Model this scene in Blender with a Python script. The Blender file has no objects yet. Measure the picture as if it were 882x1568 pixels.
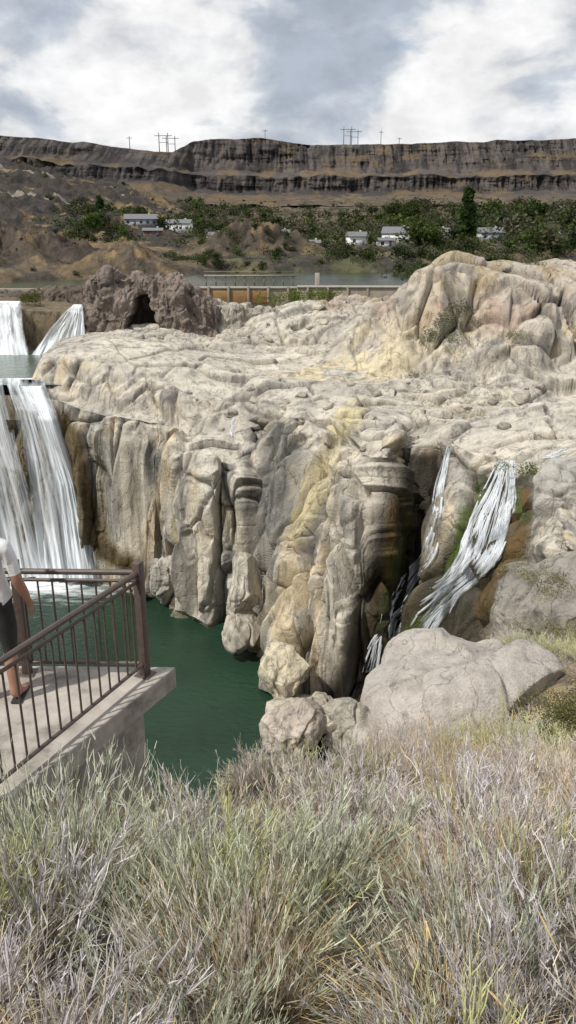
import bpy, math, random, bmesh
import numpy as np
from mathutils import Vector, kdtree
random.seed(7); rng=np.random.default_rng(7)
scene=bpy.context.scene
# ---- survey helper: sight angles from the overlook -> world metres
F=1231.0; CP=math.cos(math.radians(20)); SP=math.sin(math.radians(20))
def sv(px,py,D):
    px=np.asarray(px,float);py=np.asarray(py,float);D=np.asarray(D,float)
    u=(px-441)/F; v=(py-784)/F; den=CP-v*SP
    return u/den*D, D+0*u, -(SP+v*CP)/den*D
def unsv(x,y,z):
    t=-z/y; ang=np.arctan(t)-math.radians(20); v=np.tan(ang); den=CP-v*SP
    return 441+x/y*den*F, 784+v*F
def svv(px,py,D):
    a=sv(px,py,D); return Vector((float(a[0]),float(a[1]),float(a[2])))
def sp(px,py,D): return tuple(svv(px,py,D))
# ---- noise
def hsh(ix,iy,iz,seed):
    n=(ix.astype(np.int64)*374761393+iy.astype(np.int64)*668265263+iz.astype(np.int64)*1274126177+seed*974634777)&0xffffffff
    n=((n^(n>>13))*1274126177)&0xffffffff
    n=((n^(n>>16))*2246822519)&0xffffffff
    n=n^(n>>15)
    return (n&0xffffff).astype(np.float32)/np.float32(0xffffff)
def vn(x,y,z,seed=0):
    x=np.asarray(x,np.float32);y=np.asarray(y,np.float32);z=np.asarray(z,np.float32)
    x,y,z=np.broadcast_arrays(x,y,z)
    ix=np.floor(x);iy=np.floor(y);iz=np.floor(z)
    fx=x-ix;fy=y-iy;fz=z-iz
    fx=fx*fx*fx*(fx*(fx*6-15)+10);fy=fy*fy*fy*(fy*(fy*6-15)+10);fz=fz*fz*fz*(fz*(fz*6-15)+10)
    r=0
    for a in (0,1):
        wa=fx if a else 1-fx
        for b in (0,1):
            wb=fy if b else 1-fy
            for c in (0,1):
                wc=fz if c else 1-fz
                r=r+hsh(ix+a,iy+b,iz+c,seed)*wa*wb*wc
    return r*2-1
def fbm(x,y,z,o=4,seed=0,g=.5):
    r=0;a=1;s=0
    for i in range(o):
        r=r+a*vn(x*2**i+i*7.3,y*2**i+i*3.1,z*2**i,seed+i); s+=a; a*=g
    return r/s
def vor(x,y,z,seed=0,blocky=False):
    """F1, F2-F1, cell id, facet tilt term"""
    x=np.asarray(x,np.float32);y=np.asarray(y,np.float32);z=np.asarray(z,np.float32)
    ix=np.floor(x);iy=np.floor(y);iz=np.floor(z)
    f1=np.full(x.shape,9,np.float32);f2=f1.copy();idv=np.zeros(x.shape,np.float32);tl=idv.copy()
    for a in (-1,0,1):
        for b in (-1,0,1):
            for c in (-1,0,1):
                jx=ix+a;jy=iy+b;jz=iz+c
                h1=hsh(jx,jy,jz,seed);h2=hsh(jx,jy,jz,seed+11);h3=hsh(jx,jy,jz,seed+23)
                dx=jx+h1-x;dy=jy+h2-y;dz=jz+h3-z
                if blocky:
                    q2=dx*dx;q3=dy*dy;q4=dz*dz;d=np.sqrt(np.sqrt(q2*q2+q3*q3+q4*q4))
                else: d=np.sqrt(dx*dx+dy*dy+dz*dz)
                m=d<f1
                f2=np.where(m,f1,np.minimum(f2,d)); f1=np.where(m,d,f1); idv=np.where(m,(h1+h2*.7+h3*1.3)%1.0,idv)
                tl=np.where(m,(h2-.5)*dx+(h3-.5)*dy+(h1-.5)*dz,tl)
    return f1,f2-f1,idv,tl*2
def ss(x,a,b):
    t=np.clip((np.asarray(x,float)-a)/(b-a),0,1); return t*t*(3-2*t)
def lin(x,a,b): return np.clip((np.asarray(x,float)-a)/(b-a),0,1)
# ---- mesh helpers
def mkmesh(name,V,Fc,col=None,wet=None,uv=None,smooth=True,mats=()):
    V=np.asarray(V,np.float32);Fc=np.asarray(Fc,np.int32)
    me=bpy.data.meshes.new(name); n=Fc.shape[1]
    me.vertices.add(len(V)); me.vertices.foreach_set('co',V.ravel())
    me.loops.add(Fc.size); me.loops.foreach_set('vertex_index',Fc.ravel())
    me.polygons.add(len(Fc)); me.polygons.foreach_set('loop_start',np.arange(0,Fc.size,n,dtype=np.int32))
    me.polygons.foreach_set('loop_total',np.full(len(Fc),n,np.int32))
    if smooth: me.polygons.foreach_set('use_smooth',np.ones(len(Fc),bool))
    me.update(calc_edges=True)
    if col is not None:
        c=np.ones((len(V),4),np.float32); c[:,:3]=col
        a=me.color_attributes.new('Col','FLOAT_COLOR','POINT'); a.data.foreach_set('color',c.ravel())
    if wet is not None:
        a=me.attributes.new('wet','FLOAT','POINT'); a.data.foreach_set('value',np.asarray(wet,np.float32).ravel())
    if uv is not None:
        l=me.uv_layers.new(name='UVMap'); l.data.foreach_set('uv',np.asarray(uv,np.float32)[Fc.ravel()].ravel())
    for m in mats: me.materials.append(m)
    return me
def addobj(name,me,parent=None,loc=None):
    o=bpy.data.objects.new(name,me); scene.collection.objects.link(o)
    if parent is not None: o.parent=parent
    if loc is not None: o.location=loc
    return o
def empty(name,loc=(0,0,0)):
    o=bpy.data.objects.new(name,None); scene.collection.objects.link(o); o.location=loc; o.empty_display_size=.3; return o
def gridfaces(R,C):
    i=np.arange(R-1)[:,None]*C+np.arange(C-1)[None,:]
    return np.stack([i,i+1,i+C+1,i+C],-1).reshape(-1,4)
def normals(P):
    du=np.gradient(P,axis=1);dv=np.gradient(P,axis=0)
    n=np.cross(du,dv); n/=np.linalg.norm(n,axis=-1,keepdims=True)+1e-9
    return n
def boxmesh(name,boxes,mat,bevel=0,parent=None):
    V=[];Fc=[]
    for (cx,cy,cz,sx,sy,sz,rot) in boxes:
        b=len(V);c,s=math.cos(rot),math.sin(rot)
        for dx,dy,dz in ((-1,-1,-1),(1,-1,-1),(1,1,-1),(-1,1,-1),(-1,-1,1),(1,-1,1),(1,1,1),(-1,1,1)):
            X=dx*sx/2;Y=dy*sy/2
            V.append((cx+X*c-Y*s,cy+X*s+Y*c,cz+dz*sz/2))
        for f in ((0,3,2,1),(4,5,6,7),(0,1,5,4),(1,2,6,5),(2,3,7,6),(3,0,4,7)): Fc.append([b+i for i in f])
    me=mkmesh(name,V,Fc,smooth=False,mats=[mat]); o=addobj(name,me,parent)
    if bevel:
        m=o.modifiers.new('b','BEVEL');m.width=bevel;m.segments=2
    return o
# ---- materials
def newmat(name):
    m=bpy.data.materials.new(name);m.use_nodes=True;nt=m.node_tree
    for n in list(nt.nodes): nt.nodes.remove(n)
    out=nt.nodes.new('ShaderNodeOutputMaterial');p=nt.nodes.new('ShaderNodeBsdfPrincipled')
    nt.links.new(p.outputs[0],out.inputs[0]); return m,nt,p,out
def N(nt,t,**k):
    n=nt.nodes.new(t)
    for a,b in k.items(): setattr(n,a,b)
    return n
def mul(nt,a,b,f=1.0,bt='MULTIPLY'):
    m=nt.nodes.new('ShaderNodeMix');m.data_type='RGBA';m.blend_type=bt
    if isinstance(f,(int,float)): m.inputs[0].default_value=f
    else: nt.links.new(f,m.inputs[0])
    for s,i in ((a,6),(b,7)):
        if isinstance(s,tuple): m.inputs[i].default_value=(*s,1)
        else: nt.links.new(s,m.inputs[i])
    return m.outputs[2]
def ramp(nt,src,stops):
    r=nt.nodes.new('ShaderNodeValToRGB')
    while len(r.color_ramp.elements)<len(stops): r.color_ramp.elements.new(.5)
    for e,(p,c) in zip(r.color_ramp.elements,stops):
        e.position=p; e.color=(c,c,c,1) if isinstance(c,(int,float)) else (*c,1)
    nt.links.new(src,r.inputs[0]); return r.outputs[0]
def noisetex(nt,scale,detail=6,rough=.6,vscale=(1,1,1),dist=0):
    tc=N(nt,'ShaderNodeTexCoord');mp=N(nt,'ShaderNodeMapping');mp.inputs['Scale'].default_value=vscale
    nt.links.new(tc.outputs['Object'],mp.inputs[0])
    n=N(nt,'ShaderNodeTexNoise');n.inputs['Scale'].default_value=scale;n.inputs['Detail'].default_value=detail;n.inputs['Roughness'].default_value=rough;n.inputs['Distortion'].default_value=dist
    nt.links.new(mp.outputs[0],n.inputs['Vector']); return n.outputs[0]
def bump(nt,h,dist,strength,prev=None):
    b=N(nt,'ShaderNodeBump');b.inputs['Strength'].default_value=strength;b.inputs['Distance'].default_value=dist
    nt.links.new(h,b.inputs['Height'])
    if prev is not None: nt.links.new(prev,b.inputs['Normal'])
    return b.outputs[0]
def rockmat(name,s=1.0,streak=.5,cracks=.35):
    m,nt,p,out=newmat(name)
    at=N(nt,'ShaderNodeAttribute',attribute_name='Col').outputs[0]
    n1=noisetex(nt,.7*s,6,.6); c=mul(nt,at,ramp(nt,n1,[(.3,.78),(.5,1.0),(.7,1.1)]),.9)
    n2=noisetex(nt,.9*s,5,.6,(1,1,.07)); c=mul(nt,c,ramp(nt,n2,[(.36,(.5,.49,.48)),(.49,(1,1,1)),(.7,(1.1,1.07,1.0))]),streak)
    n3=noisetex(nt,5*s,5,.7); c=mul(nt,c,ramp(nt,n3,[(.3,.74),(.5,1.0),(.7,1.12)]),.9)
    n4=noisetex(nt,.35*s,3,.5,(1,1,.3),.5);cr=ramp(nt,n4,[(.487,1.0),(.498,.25),(.502,.25),(.513,1.0)])
    c=mul(nt,c,cr,cracks)
    nt.links.new(c,p.inputs['Base Color'])
    b=bump(nt,n1,.8/s,.4); b=bump(nt,n3,.2/s,.85,b); b=bump(nt,cr,.2/s,.5*min(1,cracks*2),b)
    nt.links.new(b,p.inputs['Normal'])
    w=N(nt,'ShaderNodeAttribute',attribute_name='wet').outputs[2]
    mr=N(nt,'ShaderNodeMapRange');mr.inputs[3].default_value=.92;mr.inputs[4].default_value=.45;nt.links.new(w,mr.inputs[0])
    nt.links.new(mr.outputs[0],p.inputs['Roughness']);p.inputs['Specular IOR Level'].default_value=.25
    return m
M_rock=rockmat('canyon_rock',1,.8,.45)
M_near=rockmat('boulder_rock',2.2,.3,.4)
M_far=rockmat('basalt',.12,.3,.0)
def simplemat(name,col,rough=.8,var=.25,ns=3,bd=0.01,metal=0):
    m,nt,p,out=newmat(name);n=noisetex(nt,ns,8,.65)
    c=mul(nt,col,ramp(nt,n,[(.3,1-var),(.5,1.0),(.7,1+var*.6)]),1.0)
    nt.links.new(c,p.inputs['Base Color']);p.inputs['Roughness'].default_value=rough;p.inputs['Metallic'].default_value=metal
    nt.links.new(bump(nt,n,bd,.5),p.inputs['Normal']);return m
def leafmat(name,trans=.3,rand=.25):
    m,nt,p,out=newmat(name)
    at=N(nt,'ShaderNodeAttribute',attribute_name='Col').outputs[0]
    oi=N(nt,'ShaderNodeObjectInfo');c=mul(nt,at,ramp(nt,oi.outputs['Random'],[(0,1-rand),(1,1+rand)]),1)
    d=N(nt,'ShaderNodeBsdfDiffuse');nt.links.new(c,d.inputs[0]);nt.nodes.remove(p)
    if trans:
        t=N(nt,'ShaderNodeBsdfTranslucent');nt.links.new(c,t.inputs[0]);mx=N(nt,'ShaderNodeMixShader');mx.inputs[0].default_value=trans
        nt.links.new(d.outputs[0],mx.inputs[1]);nt.links.new(t.outputs[0],mx.inputs[2]);nt.links.new(mx.outputs[0],out.inputs[0])
    else: nt.links.new(d.outputs[0],out.inputs[0])
    return m
M_leaf=leafmat('foliage');M_stem=leafmat('dry_stems',.2,.2)
def watermat(name,col,bs,bd,rough=.08):
    m,nt,p,out=newmat(name);n=noisetex(nt,bs,5,.6,(1,1.6,1));n2=noisetex(nt,.06,4,.6)
    c=mul(nt,col,ramp(nt,n2,[(.35,.75),(.65,1.3)]),1)
    nt.links.new(c,p.inputs['Base Color']);p.inputs['Roughness'].default_value=rough;p.inputs['Specular IOR Level'].default_value=.35
    nt.links.new(bump(nt,n,bd,.6),p.inputs['Normal']);return m
M_pool=watermat('pool_water',(.014,.036,.021),.9,.3,.15)
M_river=watermat('river_water',(.11,.14,.115),.5,.3,.2)
M_res=watermat('reservoir_water',(.045,.055,.03),.3,.1,.2)
def fallmat(name,us,vs,lo,hi,base=(.78,.82,.85)):
    m,nt,p,out=newmat(name)
    uv=N(nt,'ShaderNodeUVMap');mp=N(nt,'ShaderNodeMapping');mp.inputs['Scale'].default_value=(us,vs,1);nt.links.new(uv.outputs[0],mp.inputs[0])
    n=N(nt,'ShaderNodeTexNoise');n.inputs['Scale'].default_value=1;n.inputs['Detail'].default_value=9;n.inputs['Roughness'].default_value=.72;n.inputs['Distortion'].default_value=.5
    nt.links.new(mp.outputs[0],n.inputs['Vector'])
    at=N(nt,'ShaderNodeAttribute',attribute_name='wet').outputs[2]
    ad=N(nt,'ShaderNodeMath',operation='ADD');nt.links.new(n.outputs[0],ad.inputs[0]);nt.links.new(at,ad.inputs[1])
    al=ramp(nt,ad.outputs[0],[(lo,0.0),(hi,1.0)])
    c=ramp(nt,n.outputs[0],[(.33,tuple(b*.62 for b in base)),(.54,base)])
    nt.links.new(c,p.inputs['Base Color']);p.inputs['Roughness'].default_value=.8;p.inputs['Specular IOR Level'].default_value=.1
    nt.links.new(al,p.inputs['Alpha']);nt.links.new(bump(nt,n.outputs[0],.25,.5),p.inputs['Normal']);return m
M_fall=fallmat('falling_water',9,2.6,.35,.74,(.80,.84,.87))
M_strand=fallmat('cascade_water',2.5,3,.36,.66,(.80,.84,.88))
# ---- MAIN CLIFF
cols={
-260:[(895,112),(878,112.5),(800,113),(720,113.5),(650,114),(604,115)],
-40:[(895,110.5),(880,111),(800,111.5),(720,112.5),(650,113),(603,114)],
60:[(895,110),(880,110.5),(800,111),(720,112),(650,112.5),(605,113.5)],
100:[(895,109),(880,110),(800,110),(720,110.5),(660,110.5),(615,112)],
140:[(900,107),(882,108.5),(810,107.5),(730,107),(670,107),(632,109)],
200:[(920,103),(900,105),(820,105),(740,105),(680,105.2),(642,107)],
245:[(940,101),(920,103),(840,104),(760,104.5),(700,105),(648,107)],
272:[(950,99),(930,101),(850,102),(770,102.5),(700,103.5),(655,105)],
288:[(955,95),(938,97),(850,97.6),(770,98.5),(712,100),(668,104)],
325:[(975,92.5),(955,94),(860,95),(770,96),(705,98),(672,103)],
366:[(990,90),(972,92),(870,93.5),(780,95.5),(715,98),(665,103)],
386:[(1010,88),(1000,90),(905,97),(800,100),(720,101.5),(655,104)],
410:[(1060,80),(1040,82),(930,88),(830,94),(730,99),(648,103)],
430:[(1085,77),(1062,79),(965,81),(865,88),(750,95.5),(640,100)],
465:[(1095,75),(1075,77),(980,77.5),(880,80.5),(770,90),(635,99)],
510:[(1100,74),(1080,76),(990,76),(890,77),(790,81),(660,95)],
550:[(1110,73),(1085,75),(990,74.5),(880,74.8),(780,75.8),(690,83)],
586:[(1110,72),(1080,73),(980,73.5),(880,74),(780,74.8),(705,78)],
602:[(1100,71),(1050,77),(960,82),(870,84.5),(780,85.5),(690,86)],
650:[(1080,66),(1030,71),(950,76),(860,81),(770,85),(682,86)],
700:[(1060,60),(1000,63),(930,66),(860,70),(780,75),(692,80)],
760:[(1040,54),(980,57),(920,60),(860,64),(790,70),(712,76)],
820:[(1020,48),(960,51),(900,55),(850,59),(780,66),(702,74)],
882:[(1000,42),(940,46),(880,50),(840,54),(770,61),(695,71)],
1000:[(980,38),(920,42),(860,46),(820,50),(750,57),(690,67)],
1250:[(960,36),(900,40),(840,44),(800,48),(740,54),(690,62)]}
def gauss(a,b,p=1): return np.exp(-(a*a+b*b)**p)
def plateau(x,y):
    z=np.interp(y,[50,60,80,100,120,150,165,180,200],[-17,-19,-21.6,-23.2,-21,-19.3,-18.6,-19.0,-19.5])
    z=z+2.8*gauss((x+26)/15,(y-124)/13,1.5)
    wr=4*fbm(x*.06,y*.06,0*x,3,5)
    z=z+14.3*gauss((x-40+wr)/25,(y-134+wr)/17,1.7)+5*gauss((x-9)/15,(y-152)/8,1.3)+4*gauss((x-20)/10,(y-126)/6,1.2)
    z=z+2.0*gauss((x-30)/9,(y-88)/7,1.3)+1.2*fbm(x*.06,y*.10,0*x,3,6)
    riv=ss(-x,36.5,40)*(1-ss(y,146,149)); z=z*(1-riv)+(-25)*riv
    bk=ss(-x,36,40)*ss(y,147,149.5); z=z*(1-bk)+(-15.6+0.01*(y-150))*bk
    return z
keys=sorted(cols);arr=np.array([cols[k] for k in keys],float)
pxs=np.concatenate([np.linspace(-260,-20,60,endpoint=False),np.linspace(-20,902,1120),np.linspace(903,1250,60)])
def smooth1(a,k):
    w=np.hanning(k+2)[1:-1];w/=w.sum();p=np.pad(a,(k//2,k-1-k//2),mode='edge');return np.convolve(p,w,'valid')
nd=np.zeros((6,len(pxs),2))
for r in range(6):
    for c in range(2): nd[r,:,c]=smooth1(np.interp(pxs,keys,arr[:,r,c]),9)
tt=np.concatenate([np.linspace(0,1,20,endpoint=False),np.linspace(1,5,560)]);CR=len(tt)
seg=np.clip(np.floor(tt).astype(int),0,4);fr=tt-seg
G=nd[seg]*(1-fr)[:,None,None]+nd[seg+1]*fr[:,None,None]
kk=np.hanning(49);kk/=kk.sum();Gp=np.pad(G,((24,24),(0,0),(0,0)),mode='edge');G=sum(Gp[i:i+G.shape[0]]*kk[i] for i in range(49))
PYc=G[...,0];PXc=np.broadcast_to(pxs,PYc.shape)
x,y,z=sv(PXc,PYc,G[...,1]); cliff=np.stack([x,y,z],-1)
PR=420
q=np.linspace(0,1,PR+1)[1:]**1.15
Dr=G[-1,:,1];xr,_,zr=sv(pxs,G[-1,:,0],Dr);bx=xr/Dr
Dp=Dr[None]+q[:,None]*(190-Dr)[None];xp=bx*Dp;bl=ss(Dp-Dr,0,8)
zp=zr*(1-bl)+plateau(xp,Dp)*bl
P=np.concatenate([cliff,np.stack([xp,Dp,zp],-1)],0)
RN=P.shape[0]
Nn=normals(P)
if Nn[RN-50,500,2]<0: Nn=-Nn
X,Y,Z=P[...,0],P[...,1],P[...,2]
steep=1-ss(Nn[...,2],.5,.9)
hs=ss(Z,-19.5,-16)*(X>4)                      # upper right knoll
wx=X+.9*fbm(X*.13,Y*.13,Z*.03,3,1);wy=Y+.9*fbm(X*.13,Y*.13,Z*.03,3,2);wz=Z+2.5*fbm(X*.12,Y*.12,Z*.1,2,3)
f1,e1,i1,t1=vor(wx/4.6,wy/4.6,wz/30,1)
f2,e2,i2,t2=vor(wx/2.1,wy/2.1,wz/10,2,True)
f3,e3,i3,t3=vor(wx/1.05,wy/1.05,wz/2.6,3,True)
gm=ss(fbm(X*.1,Y*.1,Z*.05,3,70),-.15,.2)
rib=1-np.abs(fbm(wx*.2,wy*.2,wz*.012,3,9))*2.2
rib2=1-np.abs(fbm(wx*.5,wy*.5,wz*.02,2,10))*2.2
r1=lin(e1,0,.15);r2=lin(e2,0,.16);r3=lin(e3,0,.22)
d=steep*(((i1-.5)*2.8+1.3*t1+.9)*r1-.9*(1-lin(e1,0,.08))+gm*(((i2-.5)*1.1+1.0*t2)*r2-.40*(1-lin(e2,0,.08)))+1.3*rib+.4*rib2)
d+= gm*(((i3-.5)*.22+.30*t3)*r3-.08*(1-lin(e3,0,.12)))*np.maximum(steep,hs*.8)
d+=1.0*fbm(X*.09,Y*.09,Z*.04,3,12)*(.4+.6*steep)+.18*fbm(X*.6,Y*.6,Z*.2,5,14,.6)
# plateau relief
pxw=X+3*fbm(X*.07,Y*.07,Z*0,3,80);pyw=Y+3*fbm(X*.07,Y*.07,Z*0,3,81)
_,ke1,ki1,kt1=vor(pxw/10,pyw/5.5,Z*0,31);_,ke2,ki2,kt2=vor(pxw/4.0,pyw/2.2,Z*0,37,True);_,ke3,ki3,kt3=vor(pxw/1.8,pyw/1.2,Z*0,39,True)
flat=ss(Nn[...,2],.65,.92)
gp=ss(fbm(X*.05,Y*.05,Z*0,3,84),-.05,.25)
def rj(i,e,w=.2): return (i-.5)*lin(e,0,w)
d+=flat*(rj(ki1,ke1,.12)*1.5+1.3*kt1*lin(ke1,0,.12)-.55*(1-lin(ke1,0,.05))+gp*(rj(ki2,ke2,.18)*1.0+.8*kt2*lin(ke2,0,.18)-.25*(1-lin(ke2,0,.08)))+gp*(rj(ki3,ke3,.3)*.4+.3*kt3*lin(ke3,0,.3))+.35*fbm(X*.25,Y*.4,Z*0,6,85,.5))
dome=gauss((X+26)/16,(Y-122)/14,1.5); d*=(1-.65*dome)
riverm=((X<-36)&(Y>112)&(Z>-27)); d=np.where(riverm,d*.15-.2,d)
crm=gauss((X-9)/11,(Y-119)/6,1.5); d*=(1-.8*crm)
P2=P+Nn*d[...,None]
N2=normals(P2)
if N2[RN-50,500,2]<0: N2=-N2
def mixc(c,t,m): return c*(1-m[...,None])+np.array(t)*m[...,None]
C=np.zeros(P.shape)+np.array((.48,.44,.375))
big=fbm(X*.08,Y*.08,Z*.05,4,41);C=mixc(C,(.35,.335,.305),ss(big,0,.35)*.75);C=mixc(C,(.58,.52,.41),ss(-big,.05,.4)*.85)
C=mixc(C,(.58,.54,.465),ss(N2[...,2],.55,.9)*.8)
pg_=fbm(X*.12,Y*.2,Z*.1,5,45,.6);C=mixc(C,(.36,.335,.30),flat*ss(pg_,.05,.3)*.6)
C*=(.88+.24*i2)[...,None]*steep[...,None]+(1-steep)[...,None]*(.92+.16*ki2)[...,None]
stz=fbm(X*.5,Y*.5,Z*.02,4,43)
C=mixc(C,(.16,.155,.15),ss(stz,.06,.34)*steep*.85);C=mixc(C,(.64,.52,.34),ss(-stz,.12,.35)*steep*.65)
PX,PY=unsv(P2[...,0],P2[...,1],P2[...,2])
jit=fbm(X*.3,Y*.3,Z*.1,3,50)
def segd(pts):
    best=np.full(PX.shape,1e9)
    for (a,b),(c2,d2) in zip(pts[:-1],pts[1:]):
        vx,vy=c2-a,d2-b;t=np.clip(((PX-a)*vx+(PY-b)*vy)/(vx*vx+vy*vy),0,1)
        best=np.minimum(best,np.hypot(PX-a-t*vx,PY-b-t*vy))
    return best+14*jit
sel=(Y<125)
stn=fbm(X*.9,Y*.9,Z*.05,4,51)
def stain_or_shade(pts,w,c,amt,br=.5,top=None):
    global C
    m=(1-ss(segd(pts),w*.3,w))*amt*sel*(1-br+br*ss(stn,-.25,.15))
    if top is not None: m=m*ss(PY+18*stn,top-8,top+8)
    C=mixc(C,c,m); return m
stain_or_shade([(330,720),(300,920)],46,(.60,.55,.46),.65,.4)
stain_or_shade([(575,740),(540,900),(500,1050)],54,(.60,.555,.47),.65,.4)
stain_or_shade([(405,650),(440,700),(430,800)],40,(.19,.185,.17),.9,.3)
stain_or_shade([(545,625),(505,690),(480,760),(455,820)],26,(.56,.49,.27),.75,.5)
stain_or_shade([(500,700),(440,850),(420,960)],22,(.52,.43,.27),.6,.6)
stain_or_shade([(315,700),(318,790)],14,(.68,.66,.60),.8)
stain_or_shade([(345,780),(380,860)],16,(.57,.46,.3),.5)
stain_or_shade([(232,690),(245,730)],22,(.14,.14,.14),.85)
stain_or_shade([(255,720),(230,850)],14,(.52,.41,.25),.6)
stain_or_shade([(150,640),(165,800)],34,(.24,.235,.215),.75)
stain_or_shade([(380,700),(384,860),(400,960)],8,(.10,.09,.08),.8,.2)  # cleft right of the pillars: its shade painted into the rock colour
wet=np.zeros(PX.shape)
wet+=stain_or_shade([(100,640),(125,740),(150,840),(215,880)],24,(.09,.06,.02),1,.2)
wet+=stain_or_shade([(-100,640),(0,640),(60,700),(90,850)],80,(.15,.115,.06),.95,.3)*.8
wet+=stain_or_shade([(655,690),(628,770),(594,880),(556,1000),(530,1080)],60,(.034,.027,.017),1,.1,688)
wet+=stain_or_shade([(612,705),(598,850),(550,1010)],14,(.06,.042,.02),.8,.4,700)
stain_or_shade([(612,740),(590,900)],5,(.22,.13,.03),.6)
wet+=stain_or_shade([(778,730),(755,850),(710,920),(600,1010)],80,(.048,.04,.024),1,.1,726)
wet+=stain_or_shade([(700,860),(640,960),(720,960)],66,(.052,.044,.026),.95,.2)
stain_or_shade([(697,705),(708,790)],24,(.42,.40,.36),.9,.3)
stain_or_shade([(716,790),(690,900)],26,(.07,.105,.016),.95,.35);stain_or_shade([(800,765),(785,860),(735,930)],22,(.13,.08,.025),.9,.4)
stain_or_shade([(735,750),(742,820)],15,(.07,.10,.022),.9,.4);stain_or_shade([(600,1000),(660,940)],20,(.075,.095,.022),.8)
stain_or_shade([(640,760),(610,860),(580,960)],12,(.06,.075,.018),.8);stain_or_shade([(780,740),(800,790)],12,(.08,.12,.025),.85,.3)
sel=(Y<200)
cm=crm*sel;C=mixc(C,(.62,.53,.35),np.clip(cm*1.3,0,1)*.8*ss(-jit,-.35,.05))
hillm=ss(P[...,2],-18,-12)*(X>5);C=mixc(C,(.42,.36,.30),hillm*.6);C=mixc(C,(.38,.29,.16),hillm*ss(fbm(X*.2,Y*.2,Z*.1,4,60),.05,.3)*.6);C=mixc(C,(.42,.28,.22),hillm*ss(fbm(X*.15,Y*.15,Z*.1,4,61),.1,.3)*.6)
C=mixc(C,(.19,.185,.17),hillm*steep*ss(stz,.0,.25)*.65)
C=mixc(C,(.33,.30,.25),ss(P[...,1],160,185)*.7)
C=mixc(C,(.12,.11,.06),ss(-P2[...,2],48.8,49.8)*.7)
C=mixc(C,(.14,.105,.06),((X<-36)&(Y>140))*.9)
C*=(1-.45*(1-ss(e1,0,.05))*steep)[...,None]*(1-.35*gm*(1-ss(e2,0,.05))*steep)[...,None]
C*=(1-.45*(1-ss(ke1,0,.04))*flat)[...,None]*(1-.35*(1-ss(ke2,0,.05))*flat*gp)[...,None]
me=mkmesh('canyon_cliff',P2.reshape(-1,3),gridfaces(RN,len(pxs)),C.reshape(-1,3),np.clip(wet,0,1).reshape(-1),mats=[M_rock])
addobj('canyon_cliff',me)
sub=P2[:CR:2,::2].reshape(-1,3);subpx=PX[:CR:2,::2].ravel();subpy=PY[:CR:2,::2].ravel()
kd=kdtree.KDTree(len(sub))
for i in range(len(sub)): kd.insert((subpx[i],subpy[i],0),i)
kd.balance()
def oncliff(px,py,off=.4):
    D=min(sub[i][1] for _,i,_ in kd.find_n((px,py,0),4))
    return svv(px,py,D-off)
# ---- boulders
def ico(sub):
    bm=bmesh.new();bmesh.ops.create_icosphere(bm,subdivisions=sub,radius=1)
    V=np.array([v.co[:] for v in bm.verts]);Fc=np.array([[v.index for v in f.verts] for f in bm.faces]);bm.free();return V,Fc
ICO={k:ico(k) for k in (4,5,6,7)}
def boulder(name,c,r,seed=0,sub=6,col=(.42,.38,.32),rot=0,cuts=9,mat=None,sq=.75,rough=1.0,parent=None,feat=1.0,raw=False):
    V,Fc=ICO[sub];V=V.copy();rg=np.random.default_rng(seed)
    V=np.sign(V)*np.abs(V)**sq
    for k in range(cuts):
        n=rg.normal(size=3);n/=np.linalg.norm(n);dd=rg.uniform(.55,.9);t=V@n-dd
        V=V-np.where(t>0,t*.9,0)[:,None]*n
    r=np.array(r);W=V*r;s=feat
    nn=V/np.linalg.norm(V,axis=1,keepdims=True)
    x,y,z=(W+seed*13.7).T
    q_=.5*vn(x/s,y/s,z/s)
    _,e,i,t=vor(x/(2.2*s)+q_,y/(2.2*s),z/(3.4*s),seed,True)
    _,e_,i_,t_=vor(x/(.7*s)+q_,y/(.7*s),z/(.6*s),seed+3,True)
    mk=ss(fbm(x/(3*s),y/(3*s),z/(3*s),3,seed+31),-.1,.2)
    dd=rough*s*(.35*(i-.5)*lin(e,0,.12)+.5*t*lin(e,0,.12)-.12*(1-ss(e,0,.06))+mk*(.12*(i_-.5)+.15*t_)*lin(e_,0,.15)+.30*fbm(x/(2.5*s),y/(2.5*s),z/(2.5*s),6,seed,.55))
    W=W+nn*dd[:,None]
    cs,sn=math.cos(rot),math.sin(rot);W=np.stack([W[:,0]*cs-W[:,1]*sn,W[:,0]*sn+W[:,1]*cs,W[:,2]],1)
    b=fbm(x/(2*s),y/(2*s),z/(2*s),4,seed+9)
    cc=np.array(col)[None]*(1+.2*b)[:,None];cc=cc*(1-.35*mk*(1-ss(e,0,.03)))[:,None]
    if raw: return W+np.array(c),Fc,cc
    me=mkmesh(name,W,Fc,cc,np.zeros(len(W)),mats=[mat or M_rock]);return addobj(name,me,parent,c)
def join(parts):
    V=[];Fc=[];C=[];o=0
    for v,f,c in parts:
        V.append(v);Fc.append(f+o);C.append(c);o+=len(v)
    return np.concatenate(V),np.concatenate(Fc),np.concatenate(C)
boulder('rock_boulder',svv(700,1068,25.5)+Vector((0,0,-1.15)),(4.2,3.2,3.0),41,7,(.49,.45,.405),.1,5,M_near,.72,.8,None,1.3)
boulder('rock_boulder',svv(872,790,62),(4.6,5,4.4),5,6,(.44,.42,.38),.3,6,M_rock,.85,.9,None,1.5)
boulder('rock_outcrop',(20.6,44,-25.2),(8.5,5,6.0),8,7,(.29,.27,.24),-.25,8,M_rock,.8,1.7,None,1.2)
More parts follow.
